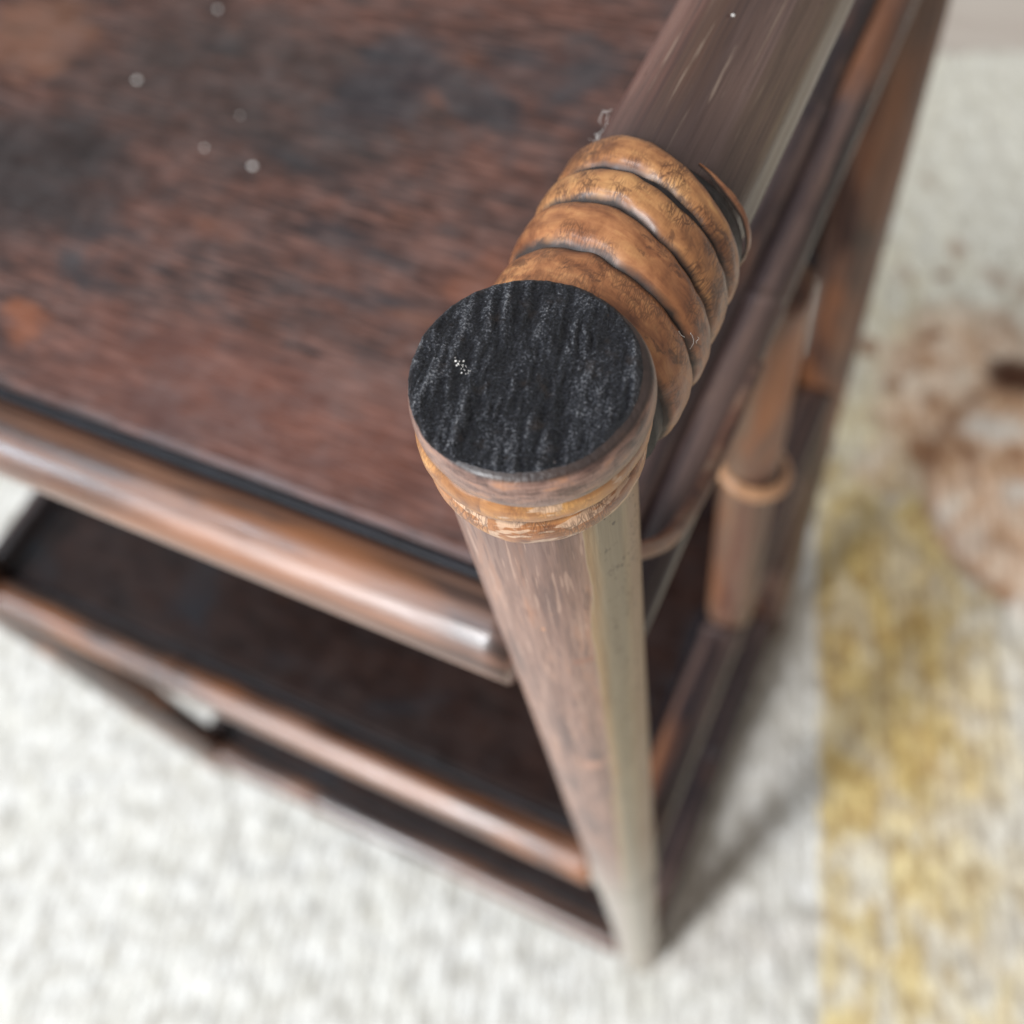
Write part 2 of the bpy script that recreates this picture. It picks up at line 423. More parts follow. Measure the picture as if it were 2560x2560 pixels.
def mat_rug():
    t = NT('rug_pile')
    o = t.coord('Object')
    wq = t.n('ShaderNodeTexNoise', None, Vector=o, Scale=26.0, Detail=3.0)
    wv = t.n('ShaderNodeVectorMath', {'operation': 'SUBTRACT'}, i0=wq.outputs['Color'], i1=(0.5, 0.5, 0.5)).outputs[0]
    wv = t.n('ShaderNodeVectorMath', {'operation': 'SCALE'}, i0=wv, Scale=0.05).outputs[0]
    ow = t.n('ShaderNodeVectorMath', {'operation': 'ADD'}, i0=o, i1=wv).outputs[0]
    sx = t.n('ShaderNodeSeparateXYZ', None, i0=o)
    u, v = sx.outputs[0], sx.outputs[1]
    sw = t.n('ShaderNodeSeparateXYZ', None, i0=ow)
    uw, vw = sw.outputs[0], sw.outputs[1]
    tuft = t.noise(t.coord('Object', (1, 0.6, 1)), 92, 3, 0.55, 0.4)
    broad = t.noise(o, 12, 3, 0.6)
    wvt = t.n('ShaderNodeTexWave', {'wave_type': 'BANDS', 'bands_direction': 'X'}, Vector=o, Scale=34.0, Distortion=5.0, Detail=2.0)
    wvt.inputs['Detail Scale'].default_value = 3.0
    rib = wvt.outputs['Fac']
    base = t.mix(t.rng(tuft, 0.36, 0.6), (0.48, 0.46, 0.41), (0.74, 0.73, 0.69))
    base = t.mix(t.rng(broad, 0.45, 0.7, 0, 0.35), base, (0.60, 0.58, 0.49))
    base = t.mix(t.rng(rib, 0.55, 0.1, 0, 0.28), base, (0.42, 0.41, 0.38))
    # yellow woven field starting on a straight line u = 0.128
    line = t.rng(t.math('ADD', u, t.math('MULTIPLY', t.math('SUBTRACT', tuft, 0.5), 0.008)), 0.126, 0.131, 0, 1)
    fade = t.rng(uw, 0.19, 0.32, 1, 0.3, True)
    st = t.noise(t.coord('Object', (1, 0.45, 1)), 44, 4, 0.6, 0.5)
    ys = t.rng(st, 0.42, 0.58, 0, 1)
    vfade = t.rng(v, 0.50, 0.78, 1, 0.25, True)
    ym = t.math('MULTIPLY', t.math('MULTIPLY', line, fade), t.math('MULTIPLY', t.math('ADD', t.math('MULTIPLY', ys, 0.58), 0.28), vfade))
    col = t.mix(ym, base, t.mix(t.rng(tuft, 0.4, 0.6), (0.47, 0.33, 0.12), (0.72, 0.58, 0.26)))
    # stronger mustard area
    mu = t.math('MULTIPLY', t.rng(uw, 0.115, 0.135, 0, 1, True), t.rng(uw, 0.21, 0.28, 1, 0, True))
    mv = t.math('MULTIPLY', t.rng(vw, 0.08, 0.15, 0, 1, True), t.rng(vw, 0.36, 0.46, 1, 0, True))
    mm = t.math('MULTIPLY', t.math('MULTIPLY', mu, mv), line)
    mst = t.math('ADD', t.math('MULTIPLY', ys, 0.35), 0.50)
    col = t.mix(t.math('MULTIPLY', mm, mst), col, t.mix(t.rng(tuft, 0.4, 0.6), (0.37, 0.24, 0.08), (0.60, 0.45, 0.18)))
    # cream ground of the far part
    cream = t.rng(v, 0.35, 0.55, 0, 0.5, True)
    col = t.mix(cream, col, (0.78, 0.75, 0.62))
    # large woven flower: peach ground, petals, pale and rusty blotches
    def ell(cu, cv_, ru, rv, k, lo=0.2, hi=1.3, x=uw, y=vw):
        du = t.math('DIVIDE', t.math('SUBTRACT', x, cu), ru)
        dv = t.math('DIVIDE', t.math('SUBTRACT', y, cv_), rv)
        q = t.math('ADD', t.math('MULTIPLY', du, du), t.math('MULTIPLY', dv, dv))
        return t.rng(q, lo, hi, k, 0, True)
    fn = t.noise(t.coord('Object', (1, 0.8, 1)), 30, 3, 0.6, 0.6)
    g1 = ell(0.345, 0.41, 0.127, 0.127, 1.0, 0.94, 1.03, u, v)
    g2 = ell(0.265, 0.50, 0.098, 0.125, 0.85, 0.25, 1.1)
    g3 = ell(0.20, 0.43, 0.045, 0.04, 0.5)
    g = t.math('MAXIMUM', g1, t.math('MAXIMUM', g2, g3))
    ground = t.ramp(fn, [(0.34, (0.46, 0.26, 0.145)), (0.45, (0.62, 0.40, 0.25)), (0.56, (0.76, 0.56, 0.41)), (0.68, (0.84, 0.72, 0.58))])
    col = t.mix(g, col, ground)
    pa_ = t.math('ARCTAN2', t.math('SUBTRACT', vw, 0.533), t.math('SUBTRACT', uw, 0.309))
    pr_ = t.n('ShaderNodeVectorMath', {'operation': 'DISTANCE'}, i0=t.n('ShaderNodeCombineXYZ', None, X=uw, Y=vw).outputs[0], i1=(0.309, 0.533, 0)).outputs['Value']
    pv_ = t.n('ShaderNodeCombineXYZ', None, X=t.math('MULTIPLY', pa_, 3.2), Y=t.math('MULTIPLY', pr_, 16.0)).outputs[0]
    pet = t.rng(t.noise(pv_, 1.0, 2, 0.5), 0.52, 0.64, 0, 0.75)
    pet = t.math('MULTIPLY', pet, t.rng(pr_, 0.19, 0.24, 1, 0.2))
    col = t.mix(t.math('MULTIPLY', pet, g), col, (0.44, 0.24, 0.13))
    rimc = t.math('MULTIPLY', ell(0.345, 0.41, 0.1275, 0.1275, 1.0, 0.95, 1.03, u, v), t.math('SUBTRACT', 1.0, ell(0.345, 0.41, 0.119, 0.119, 1.0, 0.92, 1.0, u, v)))
    col = t.mix(t.math('MULTIPLY', rimc, 0.8), col, (0.36, 0.21, 0.13))
    pale = [
        (0.2852, 0.4741, 0.0288, 0.0165, 0.9), (0.2938, 0.4058, 0.0168, 0.0195, 0.9), (0.2355, 0.3853, 0.0144, 0.015, 0.7), (0.2581, 0.3602, 0.0216, 0.012, 0.5),
        (0.2903, 0.3007, 0.0096, 0.012, 0.9), (0.1926, 0.3901, 0.0144, 0.009, 0.6), (0.2527, 0.4285, 0.0048, 0.006, 0.2),
    ]
    rust = [
        (0.2623, 0.6768, 0.0091, 0.015, 0.6), (0.2469, 0.6528, 0.0115, 0.009, 0.85), (0.2334, 0.5722, 0.0115, 0.0102, 0.75), (0.1812, 0.5633, 0.0144, 0.012, 0.85),
        (0.193, 0.5165, 0.0125, 0.009, 0.85), (0.2295, 0.5013, 0.0096, 0.0102, 0.6), (0.2172, 0.4499, 0.0173, 0.0126, 0.8), (0.2582, 0.4339, 0.0096, 0.024, 0.65),
        (0.2991, 0.6459, 0.0096, 0.012, 0.45), (0.3155, 0.6278, 0.0096, 0.015, 0.6), (0.2993, 0.5946, 0.0192, 0.015, 0.4), (0.2976, 0.4487, 0.0144, 0.009, 0.6),
        (0.2393, 0.7735, 0.0072, 0.012, 0.3), (0.2228, 0.5401, 0.0096, 0.009, 0.4), (0.2509, 0.5326, 0.0096, 0.012, 0.3), (0.2494, 0.4752, 0.0072, 0.012, 0.4),
        (0.2838, 0.3595, 0.0168, 0.009, 0.35), (0.2123, 0.657, 0.0144, 0.012, 0.35), (0.2307, 0.6078, 0.012, 0.018, 0.3),
    ]
    for lst, c in ((pale, (0.78, 0.71, 0.62)), (rust, (0.27, 0.125, 0.06))):
        acc = None
        for q in lst:
            m = ell(*q)
            acc = m if acc is None else t.math('MAXIMUM', acc, m)
        col = t.mix(acc, col, c)
    col = t.mix(ell(0.309, 0.533, 0.030, 0.026, 0.97), col, (0.075, 0.028, 0.014))
    nm = t.bump(t.math('ADD', t.math('ADD', tuft, t.math('MULTIPLY', rib, 0.5)), t.math('MULTIPLY', t.noise(o, 600, 3, 0.7), 0.3)), 0.4, 0.005)
    return t.out(col, 0.95, nm, 0.1, sheen=0.15)


def mat_floor():
    t = NT('pale_floorboard')
    o = t.coord('Object', (0.15, 1, 1))
    a = t.noise(o, 40, 4, 0.6)
    return t.out(t.ramp(a, [(0.3, (0.50, 0.43, 0.37)), (0.7, (0.60, 0.54, 0.47))]), 0.5, t.bump(a, 0.2, 0.001), 0.4)


M_POST = mat_front_post()
M_TOP = mat_top_rail()
M_CANE = mat_cane('rattan_cane', tint=(1.0, 1.02, 1.05), crackle=1.0)
M_CANE_S = mat_cane('rattan_cane_smooth', tint=(0.92, 0.85, 0.9), crackle=0.7, dark=0.7)
M_CANE_D = mat_cane('rattan_cane_edge', tint=(0.62, 0.55, 0.65), crackle=0.3, dark=0.5)
M_CANE_B = mat_cane('rattan_cane_band', tint=(1.12, 1.15, 1.0), crackle=0.45, flake=0.02, dark=0.2)
M_CANE_F = mat_cane('rattan_cane_flaked', tint=(1.0, 0.95, 0.9), crackle=0.8, flake=0.55, dark=0.35)
M_CHAR = mat_char()
M_RING = mat_ring()
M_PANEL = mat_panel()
M_PANEL_SHADE = mat_panel('shaded_lacquered_panel', 0.20)  # panel copy with shade put into its colour, for the lower shelves
M_PANEL_SHADE.node_tree.nodes['Principled BSDF'].inputs['Coat Roughness'].default_value = 0.4
M_SOOT = mat_flat('black_residue', (0.016, 0.014, 0.015), 0.5, 0.5, 900)
M_LINE = mat_flat('black_lacquer_line', (0.010, 0.010, 0.014), 0.45, 0.4, 120, 0.0)
M_LINE.node_tree.nodes['Principled BSDF'].inputs['Specular IOR Level'].default_value = 0.3
M_WRAP = mat_flat('pale_cane', (0.55, 0.30, 0.16), 0.4, 0.15, 200, 0.2)
M_DUST = mat_flat('dust', (0.75, 0.72, 0.68), 0.9, 0.1, 900)
M_RUG = mat_rug()
M_FLOOR = mat_floor()


# ------------------------------------------------------------------ mesh helpers
def mesh(name, V, F, mat, smooth=True, uvs=None):
    me = bpy.data.meshes.new(name)
    me.from_pydata(V, [], F)
    if smooth:
        me.polygons.foreach_set('use_smooth', [True] * len(me.polygons))
    me.materials.append(mat)
    if uvs:
        for nm, data in uvs.items():
            ly = me.uv_layers.new(name=nm)
            for lp in me.loops:
                pass
            flat = []
            for p in me.polygons:
                for li in p.loop_indices:
                    flat.append((li, data[p.index][li - p.loop_start]))
            for li, c in flat:
                ly.data[li].uv = c
    me.update()
    return me


def obj(name, me, parent=None, loc=(0, 0, 0), rot=None):
    o = bpy.data.objects.new(name, me)
    COL.objects.link(o)
    o.location = loc
    if rot is not None:
        o.rotation_euler = rot
    if parent is not None:
        o.parent = parent
    return o


def thing(name, label, cat, loc=(0, 0, 0), group=None, me=None):
    o = bpy.data.objects.new(name, me)
    COL.objects.link(o)
    o.location = loc
    o['label'] = label
    o['category'] = cat
    if group:
        o['group'] = group
    return o


def tube(L, r, seg=40, rows=40, nodes=(), wob=0.012, seed=0, bend=0.0, z0=0.0, cap=True, nodeh=0.0008, flut=0.0, taper=0.0):
    """a bamboo culm along local z from z0 to z0+L"""
    V, F = [], []
    zs = [z0 + L * i / rows for i in range(rows + 1)]
    for n_ in nodes:
        zs += [n_ + d for d in (-.006, -.004, -.0028, -.0018, -.001, -.0004, 0, .0004, .001, .0018, .0028, .004, .006)]
    zs = sorted(set(round(z, 6) for z in zs if z0 <= z <= z0 + L))
    for z in zs:
        bx = bend * math.sin(math.pi * (z - z0) / L)
        for j in range(seg):
            a = 2 * math.pi * j / seg
            q = r * (1 - taper * (1 - (z - z0) / L)) * (1 + wob * noise.noise(Vector((math.cos(a) * 1.3 + seed, math.sin(a) * 1.3, z * 9 + seed * 3.1))))
            if flut:
                q += flut * r * noise.noise(Vector((math.cos(a) * 5 + seed, math.sin(a) * 5, z * 2)))
            for n_ in nodes:
                d = z - n_
                q += nodeh * math.exp(-(d / 0.0016) ** 2) - nodeh * 0.55 * math.exp(-((d - 0.0034) / 0.0012) ** 2) + nodeh * .5 * math.exp(-(d / .006) ** 2)
            V.append((q * math.cos(a) + bx, q * math.sin(a), z))
    n = len(zs)
    for i in range(n - 1):
        for j in range(seg):
            k = (j + 1) % seg
            F.append((i * seg + j, i * seg + k, (i + 1) * seg + k, (i + 1) * seg + j))
    if cap:
        F.append(tuple(reversed(range(seg))))
        F.append(tuple((n - 1) * seg + j for j in range(seg)))
    return V, F


ROT_X = Matrix.Rotation(R(90), 4, 'Y')        # local z -> +x
ROT_Y = Matrix.Rotation(R(-90), 4, 'X')       # local z -> +y


def place(o, base, rotm=None, spin=0.0):
    mm = (rotm or Matrix.Identity(4)) @ Matrix.Rotation(spin, 4, 'Z')
    o.location = base
    o.rotation_euler = mm.to_euler()


def cane(r_in, w, h, pitch=0.0, a0=-math.pi, a1=math.pi, seg=200, prof=14, seed=0, rn=0.0002, width_fn=None, lift_fn=None, over=0.0, flat=2.6):
    """one turn of flat cane round local z; a D shaped section. z is along the culm. returns mesh data with UVs in metres"""
    V, F, U, A = [], [], [], []
    full = abs((a1 - a0) - 2 * math.pi) < 1e-6
    n = seg + 1
    rm = r_in + h
    for i in range(n):
        t = i / seg
        a = a0 + (a1 - a0) * t
        ww = w * (width_fn(a) if width_fn else 1.0)
        lf = lift_fn(a) if lift_fn else 0.0
        zc = pitch * a / (2 * math.pi)
        dz = rn * 1.2 * noise.noise(Vector((math.cos(a) * 1.6 + seed, math.sin(a) * 1.6, seed)))
        dr = rn * noise.noise(Vector((math.cos(a) * 2 + seed * 2, math.sin(a) * 2, seed + 5)))
        for j in range(prof + 1):
            s = -1 + 2 * j / prof
            s_ = math.copysign(abs(s) ** 0.9, s)
            hh = h * (1 - abs(s_) ** flat)
            rr = r_in + hh + dr + lf + 0.35 * rn * noise.noise(Vector((math.cos(a) * 9 + seed, math.sin(a) * 9, s * 1.5)))
            edge = 0.10 * ww * noise.noise(Vector((math.cos(a) * 3 + seed, math.sin(a) * 3, 9 + s)))
            z = zc + dz + s_ * ww / 2 + edge * abs(s)
            V.append((rr * math.cos(a), rr * math.sin(a), z))
    P = prof + 1
    uvf, acf = [], []
    for i in range(n - 1):
        for j in range(prof):
            F.append((i * P + j, (i + 1) * P + j, (i + 1) * P + j + 1, i * P + j + 1))

            def uvp(ii, jj):
                a = a0 + (a1 - a0) * ii / seg
                return (a * rm, (-1 + 2 * jj / prof) * w / 2)

            def acp(ii, jj):
                return ((a0 + (a1 - a0) * ii / seg), -1 + 2 * jj / prof)
            uvf.append([uvp(i, j), uvp(i + 1, j), uvp(i + 1, j + 1), uvp(i, j + 1)])
            acf.append([acp(i, j), acp(i + 1, j), acp(i + 1, j + 1), acp(i, j + 1)])
    # flip faces outward
    return V, F, {'UVMap': uvf, 'across': acf}


# ------------------------------------------------------------------ the setting
fl = mesh('floor', [(-4, -4, -0.012), (4, -4, -0.012), (4, 4, -0.012), (-4, 4, -0.012)], [(0, 1, 2, 3)], M_FLOOR, False)
fo = obj('floor', fl)
fo['kind'] = 'structure'

RUG_ROT = R(17.8)
ca, sa = math.cos(RUG_ROT), math.sin(RUG_ROT)


def build_rug():
    u0, u1, v0, v1 = -1.05, 0.75, -0.75, 0.978
    st = 0.0052
    nu, nv = int((u1 - u0) / st), int((v1 - v0) / st)
    V, F = [], []
    for j in range(nv + 1):
        for i in range(nu + 1):
            u = u0 + (u1 - u0) * i / nu
            v = v0 + (v1 - v0) * j / nv
            e = min(u - u0, u1 - u, v - v0, v1 - v)
            q = noise.noise(Vector((u * 95, v * 60, 0.3))) * 0.0036 + noise.noise(Vector((u * 210, v * 150, 4.3))) * 0.0020
            z = 0.0002 + q
            if e < 0.012:
                z -= 0.009 * (1 - e / 0.012) ** 2
            V.append((u + noise.noise(Vector((u * 150, v * 150, 8))) * 0.0018, v + noise.noise(Vector((u * 150, v * 150, 15))) * 0.0018, z))
    for j in range(nv):
        for i in range(nu):
            a = j * (nu + 1) + i
            F.append((a, a + 1, a + nu + 2, a + nu + 1))
    me = mesh('rug', V, F, M_RUG)
    o = thing('rug', 'large off white woven rug with mustard band and peach flower under the table', 'rug', me=me)
    o.rotation_euler = (0, 0, RUG_ROT)


build_rug()

# ------------------------------------------------------------------ the bamboo table
T = thing('bamboo_table', 'dark stained bamboo side table with three lacquered shelves and rattan bound corner', 'side table')


def part(name, data, mat, parent, base=(0, 0, 0), rotm=None, spin=0.0, uvs=None, smooth=True):
    me = mesh(name, data[0], data[1], mat, smooth, uvs)
    o = obj(name, me, parent)
    place(o, base, rotm, spin)
    return o


# near post and the three others
post = part('post', tube(H - 0.006, RP, 96, 130, nodes=(0.392, 0.13), wob=0.014, seed=3, flut=0.016, taper=0.13, bend=0.0006), M_POST, T)
post['label'] = 'front corner post worn pink brown with a bare olive strip'
back_post = part('post', tube(H, RP, 48, 60, nodes=(0.12,), wob=0.02, seed=9), M_POST2, T, (0, D, 0))
for (x, y, sd) in ((-W, 0, 13), (-W, D, 17)):
    part('post', tube(H, RP, 40, 40, nodes=(0.16, 0.42), wob=0.02, seed=sd), M_RAIL if y == 0 else M_POST2, T, (x, y, 0))


# shelves: lacquered board with a black line round its edge
def board(x0, x1, y0, y1, z0, z1, bev=0.001):
    V = []
    nx, ny = 60, 46
    for j in range(ny + 1):
        for i in range(nx + 1):
            x = x0 + (x1 - x0) * i / nx
            y = y0 + (y1 - y0) * j / ny
            e = min(i, j, nx - i, ny - j)
            V.append((x, y, z1 + 0.0005 * noise.noise(Vector((x * 14, y * 22, z1 * 5))) - (bev if e == 0 else 0)))
    F = []
    for j in range(ny):
        for i in range(nx):
            a = j * (nx + 1) + i
            F.append((a, a + 1, a + nx + 2, a + nx + 1))
    b = len(V)
    V += [(x0, y0, z0), (x1, y0, z0), (x1, y1, z0), (x0, y1, z0)]
    F.append((b + 3, b + 2, b + 1, b))
    r0 = list(range(nx + 1))
    F.append(tuple([b, b + 1] + list(reversed(r0))))
    r1 = [j * (nx + 1) + nx for j in range(ny + 1)]
    F.append(tuple([b + 1, b + 2] + list(reversed(r1))))
    r2 = [ny * (nx + 1) + i for i in range(nx, -1, -1)]
    F.append(tuple([b + 2, b + 3] + list(reversed(r2))))
    r3 = [j * (nx + 1) for j in range(ny, -1, -1)]
    F.append(tuple([b + 3, b] + list(reversed(r3))))
    return V, F


EP = 0.0085
for k, z in enumerate((Z1, Z2, Z3)):
    sh = part('shelf', board(-W + EP, -EP, EP, D - EP, z - 0.004, z + 0.0035), M_PANEL if k == 0 else M_PANEL_SHADE, T, smooth=False)
    sh['label'] = 'reddish brown lacquered top shelf mottled with wear' if k == 0 else 'lacquered lower shelf, near black with shade painted in'
    # black lacquer bead in the corner between board and rail, on each edge
    for nm, base, rm, L in (('edge_line', (-W + 0.012, EP + 0.0016, z + 0.0026), ROT_X, W - 0.024), ('edge_line', (-W + 0.012, D - EP - 0.0016, z + 0.0026), ROT_X, W - 0.024),
                            ('edge_line', (-EP - 0.0016, 0.012, z + 0.0026), ROT_Y, D - 0.024), ('edge_line', (-W + EP + 0.0016, 0.012, z + 0.0026), ROT_Y, D - 0.024)):
        part(nm, tube(L, 0.0019, 14, 30, wob=0.25, seed=k + L * 10), M_LINE, sh, base, rm)

# rails along x (front and back) and along y (sides)
fr_nodes = {0: (), 1: (0.12,), 2: (0.09,)}
for k, z in enumerate((Z1, Z2, Z3)):
    part('front_rail', tube(W - 0.026, RR, 48, 60, nodes=fr_nodes[k], wob=0.03, seed=21 + k, nodeh=0.0006), M_RAIL, T, (-W + 0.0125, 0, z), ROT_X, spin=k * 1.7)
    part('back_rail', tube(W - 0.024, RR, 32, 40, nodes=(0.2,), wob=0.03, seed=31 + k, nodeh=0.0006), M_RAIL, T, (-W + 0.012, D, z), ROT_X, spin=2 + k)
    for x in (0, -W):
        if k == 0:   # the upper side rails are a pair of thin culms lying together
            sg = 1 if x == 0 else -1
            part('side_rail', tube(D - 0.024, 0.0051, 40, 50, nodes=(0.155,), wob=0.04, seed=45 + x, nodeh=0.0004), M_SIDE, T, (x - sg * 0.0045, 0.012, z + 0.001), ROT_Y)
            part('side_rail', tube(D - 0.024, 0.0052, 40, 50, nodes=(0.09,), wob=0.04, seed=46 + x, nodeh=0.0004), M_SIDE, T, (x + sg * 0.0043, 0.012, z - 0.0005), ROT_Y, spin=1.3)
            continue
        part('side_rail', tube(D - 0.024, RR, 48, 50, nodes=(0.08 + 0.03 * k, 0.2), wob=0.03, seed=41 + k + x, nodeh=0.0007), M_SIDE, T, (x, 0.012, z), ROT_Y, spin=k * 2.1)
        part('lower_side_rail', tube(D - 0.024, 0.0058, 30, 30, nodes=(0.13,), wob=0.03, seed=51 + k + x, nodeh=0.0005), M_RAIL, T, (x + (0.0015 if x == 0 else -0.0015), 0.012, z - 0.0150), ROT_Y, spin=k * 1.1)

# dark board closing the upper back, and a thin curved brace from the near post to the side rail
bb = mesh('back_board', *(lambda x0, x1, y0, y1, z0, z1: ([(x0, y0, z0), (x1, y0, z0), (x1, y1, z0), (x0, y1, z0), (x0, y0, z1), (x1, y0, z1), (x1, y1, z1), (x0, y1, z1)],
          [(0, 3, 2, 1), (4, 5, 6, 7), (0, 1, 5, 4), (1, 2, 6, 5), (2, 3, 7, 6), (3, 0, 4, 7)]))(-W + 0.010, -0.010, D - 0.003, D + 0.003, 0.432, Z1 - 0.006), M_PANEL_SHADE, False)
obj('back_board', bb, T)


def curve_tube(pts, r, seg=14, sub=8):
    P = []
    n = len(pts)
    for i in range(n - 1):
        p0, p1, p2, p3 = (Vector(pts[max(i - 1, 0)]), Vector(pts[i]), Vector(pts[i + 1]), Vector(pts[min(i + 2, n - 1)]))
        for k in range(sub):
            q = k / sub
            P.append(0.5 * ((2 * p1) + (-p0 + p2) * q + (2 * p0 - 5 * p1 + 4 * p2 - p3) * q * q + (-p0 + 3 * p1 - 3 * p2 + p3) * q ** 3))
    P.append(Vector(pts[-1]))
    V, F = [], []
    for i, p in enumerate(P):
        d = (P[min(i + 1, len(P) - 1)] - P[max(i - 1, 0)]).normalized()
        a = d.cross(Vector((1, 0, 0))).normalized()
        b = d.cross(a)
        for j in range(seg):
            t_ = 2 * math.pi * j / seg
            V.append(tuple(p + r * (math.cos(t_) * a + math.sin(t_) * b)))
    for i in range(len(P) - 1):
        for j in range(seg):
            k = (j + 1) % seg
            F.append((i * seg + j, (i + 1) * seg + j, (i + 1) * seg + k, i * seg + k))
    return V, F


part('corner_brace', curve_tube([(0.0075, 0.008, 0.672), (0.0098, 0.022, 0.6525), (0.0100, 0.036, 0.641), (0.0096, 0.052, 0.633), (0.0090, 0.085, 0.6285)], 0.0017), M_UPR, T)

# middle uprights between the side rails, each with a pale rattan ring
for x in (0, -W):
    for (za, zb) in ((Z2 + 0.008, Z1 - 0.018),):
        u = part('upright', tube(zb - za, 0.0104, 40, 30, nodes=(), wob=0.02, seed=61 + za * 9 + x), M_UPR, T, (x, 0.134, za), None, spin=1.0)
        V, F, uv = cane(0.0102, 0.0066, 0.0026, seg=80, prof=8, seed=5)
        # tilt and slackness of the ring
        V = [(a * 1.10 + 0.0006, b * 1.10 - 0.0012, c * 1.1 + b * 0.10 - a * 0.30) for (a, b, c) in V]
        rg = part('rattan_ring', (V, F), M_WRAP, u, (0, 0, 0.135), uvs=uv)

# top side rails (handles)
NY = D - 0.008
top_rail = part('top_rail', tube(NY - 0.006, RT, 110, 90, nodes=(0.235,), wob=0.010, seed=71, flut=0.03, z0=0.006), M_TOP, T, (0, 0, ZT), ROT_Y)
top_rail['label'] = 'top side rail with rattan wrapping beside the black post end'
part('top_rail', tube(D - 0.012, RT, 48, 40, nodes=(0.2,), wob=0.02, seed=73), M_POST2, T, (-W, 0.006, ZT), ROT_Y)

# wrapping on the near end of the top rail; local z runs back along the rail, local -y is up, local x is world x
def ang_shift(yl, yr):
    """coil centre: yl at the top, yr on the outer side"""
    return yl, yr


def coil(y_top0, y_top1, y_r0, y_r1, r_in, h, mat, seed, a0=-math.pi, a1=math.pi, lift_fn=None, width_fn=None, flat=2.6, name='rattan_coil'):
    # angle a measured from world +x (a=0) to down(+y local). top is a=-90deg. seam at the underside a=+90
    V, F, A, B = [], [], [], []
    seg, prof = 260, 18
    s0, s1 = -1.5 * math.pi, 0.5 * math.pi
    if a0 != -math.pi:
        s0, s1 = a0, a1
    cm_t = 0.5 * (y_top0 + y_top1)
    cm_r = 0.5 * (y_r0 + y_r1)
    w = y_top1 - y_top0
    wr = y_r1 - y_r0
    uvf, acf = [], []
    pts = []
    for i in range(seg + 1):
        a = s0 + (s1 - s0) * i / seg
        x = math.cos(a)
        # helical drift: blend from top (x=0) to outer side (x=1), continuing linearly on the other side
        zc = cm_t + (cm_r - cm_t) * x * (1.0 if x > 0 else 0.45)
        ww = w + (wr - w) * max(0, x)
        if width_fn:
            ww *= width_fn(a)
        lf = lift_fn(a) if lift_fn else 0
        dr = 0.00022 * noise.noise(Vector((math.cos(a) * 2 + seed, math.sin(a) * 2, seed)))
        dz = 0.00035 * noise.noise(Vector((math.cos(a) * 1.8 + seed * 3, math.sin(a) * 1.8, seed)))
        for j in range(prof + 1):
            s = -1 + 2 * j / prof
            hh = h * (1 - abs(s) ** flat)
            bumpy = 0.00011 * noise.noise(Vector((math.cos(a) * 8 + seed, math.sin(a) * 8, s * 2 + seed)))
            rr = r_in + hh + dr + lf + bumpy
            e = 0.00045 * noise.noise(Vector((math.cos(a) * 4 + seed, math.sin(a) * 4, 7 + s * .6 + seed)))
            V.append((rr * math.cos(a), rr * math.sin(a), zc + dz + s * ww / 2 + e * abs(s)))
    P = prof + 1
    rm = r_in + h
    for i in range(seg):
        for j in range(prof):
            F.append((i * P + j, (i + 1) * P + j, (i + 1) * P + j + 1, i * P + j + 1))
            q = []
            q2 = []
            for (ii, jj) in ((i, j), (i + 1, j), (i + 1, j + 1), (i, j + 1)):
                a = s0 + (s1 - s0) * ii / seg
                q.append((a * rm + seed * .1, (-1 + 2 * jj / prof) * w / 2))
                q2.append((a, -1 + 2 * jj / prof))
            uvf.append(q)
            acf.append(q2)
    return part(name, (V, F), mat, top_rail, uvs={'UVMap': uvf, 'across': acf})


# sooty sleeve under the coils
V, F = tube(0.0345, RT + 0.0013, 90, 30, wob=0.01, seed=2, z0=0.0070)
part('wrap_core', (V, F), M_SOOT, top_rail)
coil(0.0116, 0.0224, 0.0098, 0.0192, RT + 0.0012, 0.0015, M_CANE_S, 1, flat=3.8)
coil(0.0216, 0.0306, 0.0188, 0.0258, RT + 0.0013, 0.0016, M_CANE_S, 2.3, flat=3.8)
coil(0.0303, 0.0368, 0.0255, 0.0336, RT + 0.0011, 0.0016, M_CANE, 3.7, flat=3.8)
coil(0.0370, 0.0440, 0.0332, 0.0392, RT + 0.0008, 0.0015, M_CANE, 5.1, flat=3.6, width_fn=lambda a: 1.0 - 0.12 * max(0, math.cos(a)))
# lifted outer lip where the last turn of cane has split away
LA0, LA1 = R(-62), R(55)
coil(0.0432, 0.0444, 0.0428, 0.0440, RT + 0.0004, 0.0006, M_CANE_D, 6.4, a0=LA0, a1=LA1,
     lift_fn=lambda a: 0.0008 * math.sin(math.pi * (a - LA0) / (LA1 - LA0)) ** 1.3, width_fn=lambda a: 0.25 + 1.0 * math.sin(math.pi * (a - LA0) / (LA1 - LA0)), flat=4, name='split_cane_lip')
V, F = tube(0.0085, RT + 0.0004, 90, 10, wob=0.01, seed=4, z0=0.034)
part('wrap_end', (V, F), M_SOOT, top_rail)


# post end: rim ring, charred end grain, two cane bands
def ring(r_fn, z0, z1, cx, cy, seg=180, prof=16, bulge=0.0006, inner=0.011):
    V, F = [], []
    pr = []
    for j in range(prof + 1):
        s = j / prof
        pr.append((bulge * math.sin(math.pi * s) ** 0.7 - 0.0004 * (1 - math.sin(math.pi * min(max(s, .0), 1))) ** 4, z0 + (z1 - z0) * s))
    for i in range(seg):
        a = 2 * math.pi * i / seg
        rb = r_fn(a)
        for (dr, z) in pr:
            V.append((cx + (rb + dr) * math.cos(a), cy + (rb + dr) * math.sin(a), z + 0.00025 * noise.noise(Vector((math.cos(a) * 2, math.sin(a) * 2, z * 300)))))
        V.append((cx + inner * math.cos(a), cy + inner * math.sin(a), z1 - 0.0002))
    P = prof + 2
    for i in range(seg):
        k = (i + 1) % seg
        for j in range(P - 1):
            F.append((i * P + j, k * P + j, k * P + j + 1, i * P + j + 1))
    return V, F


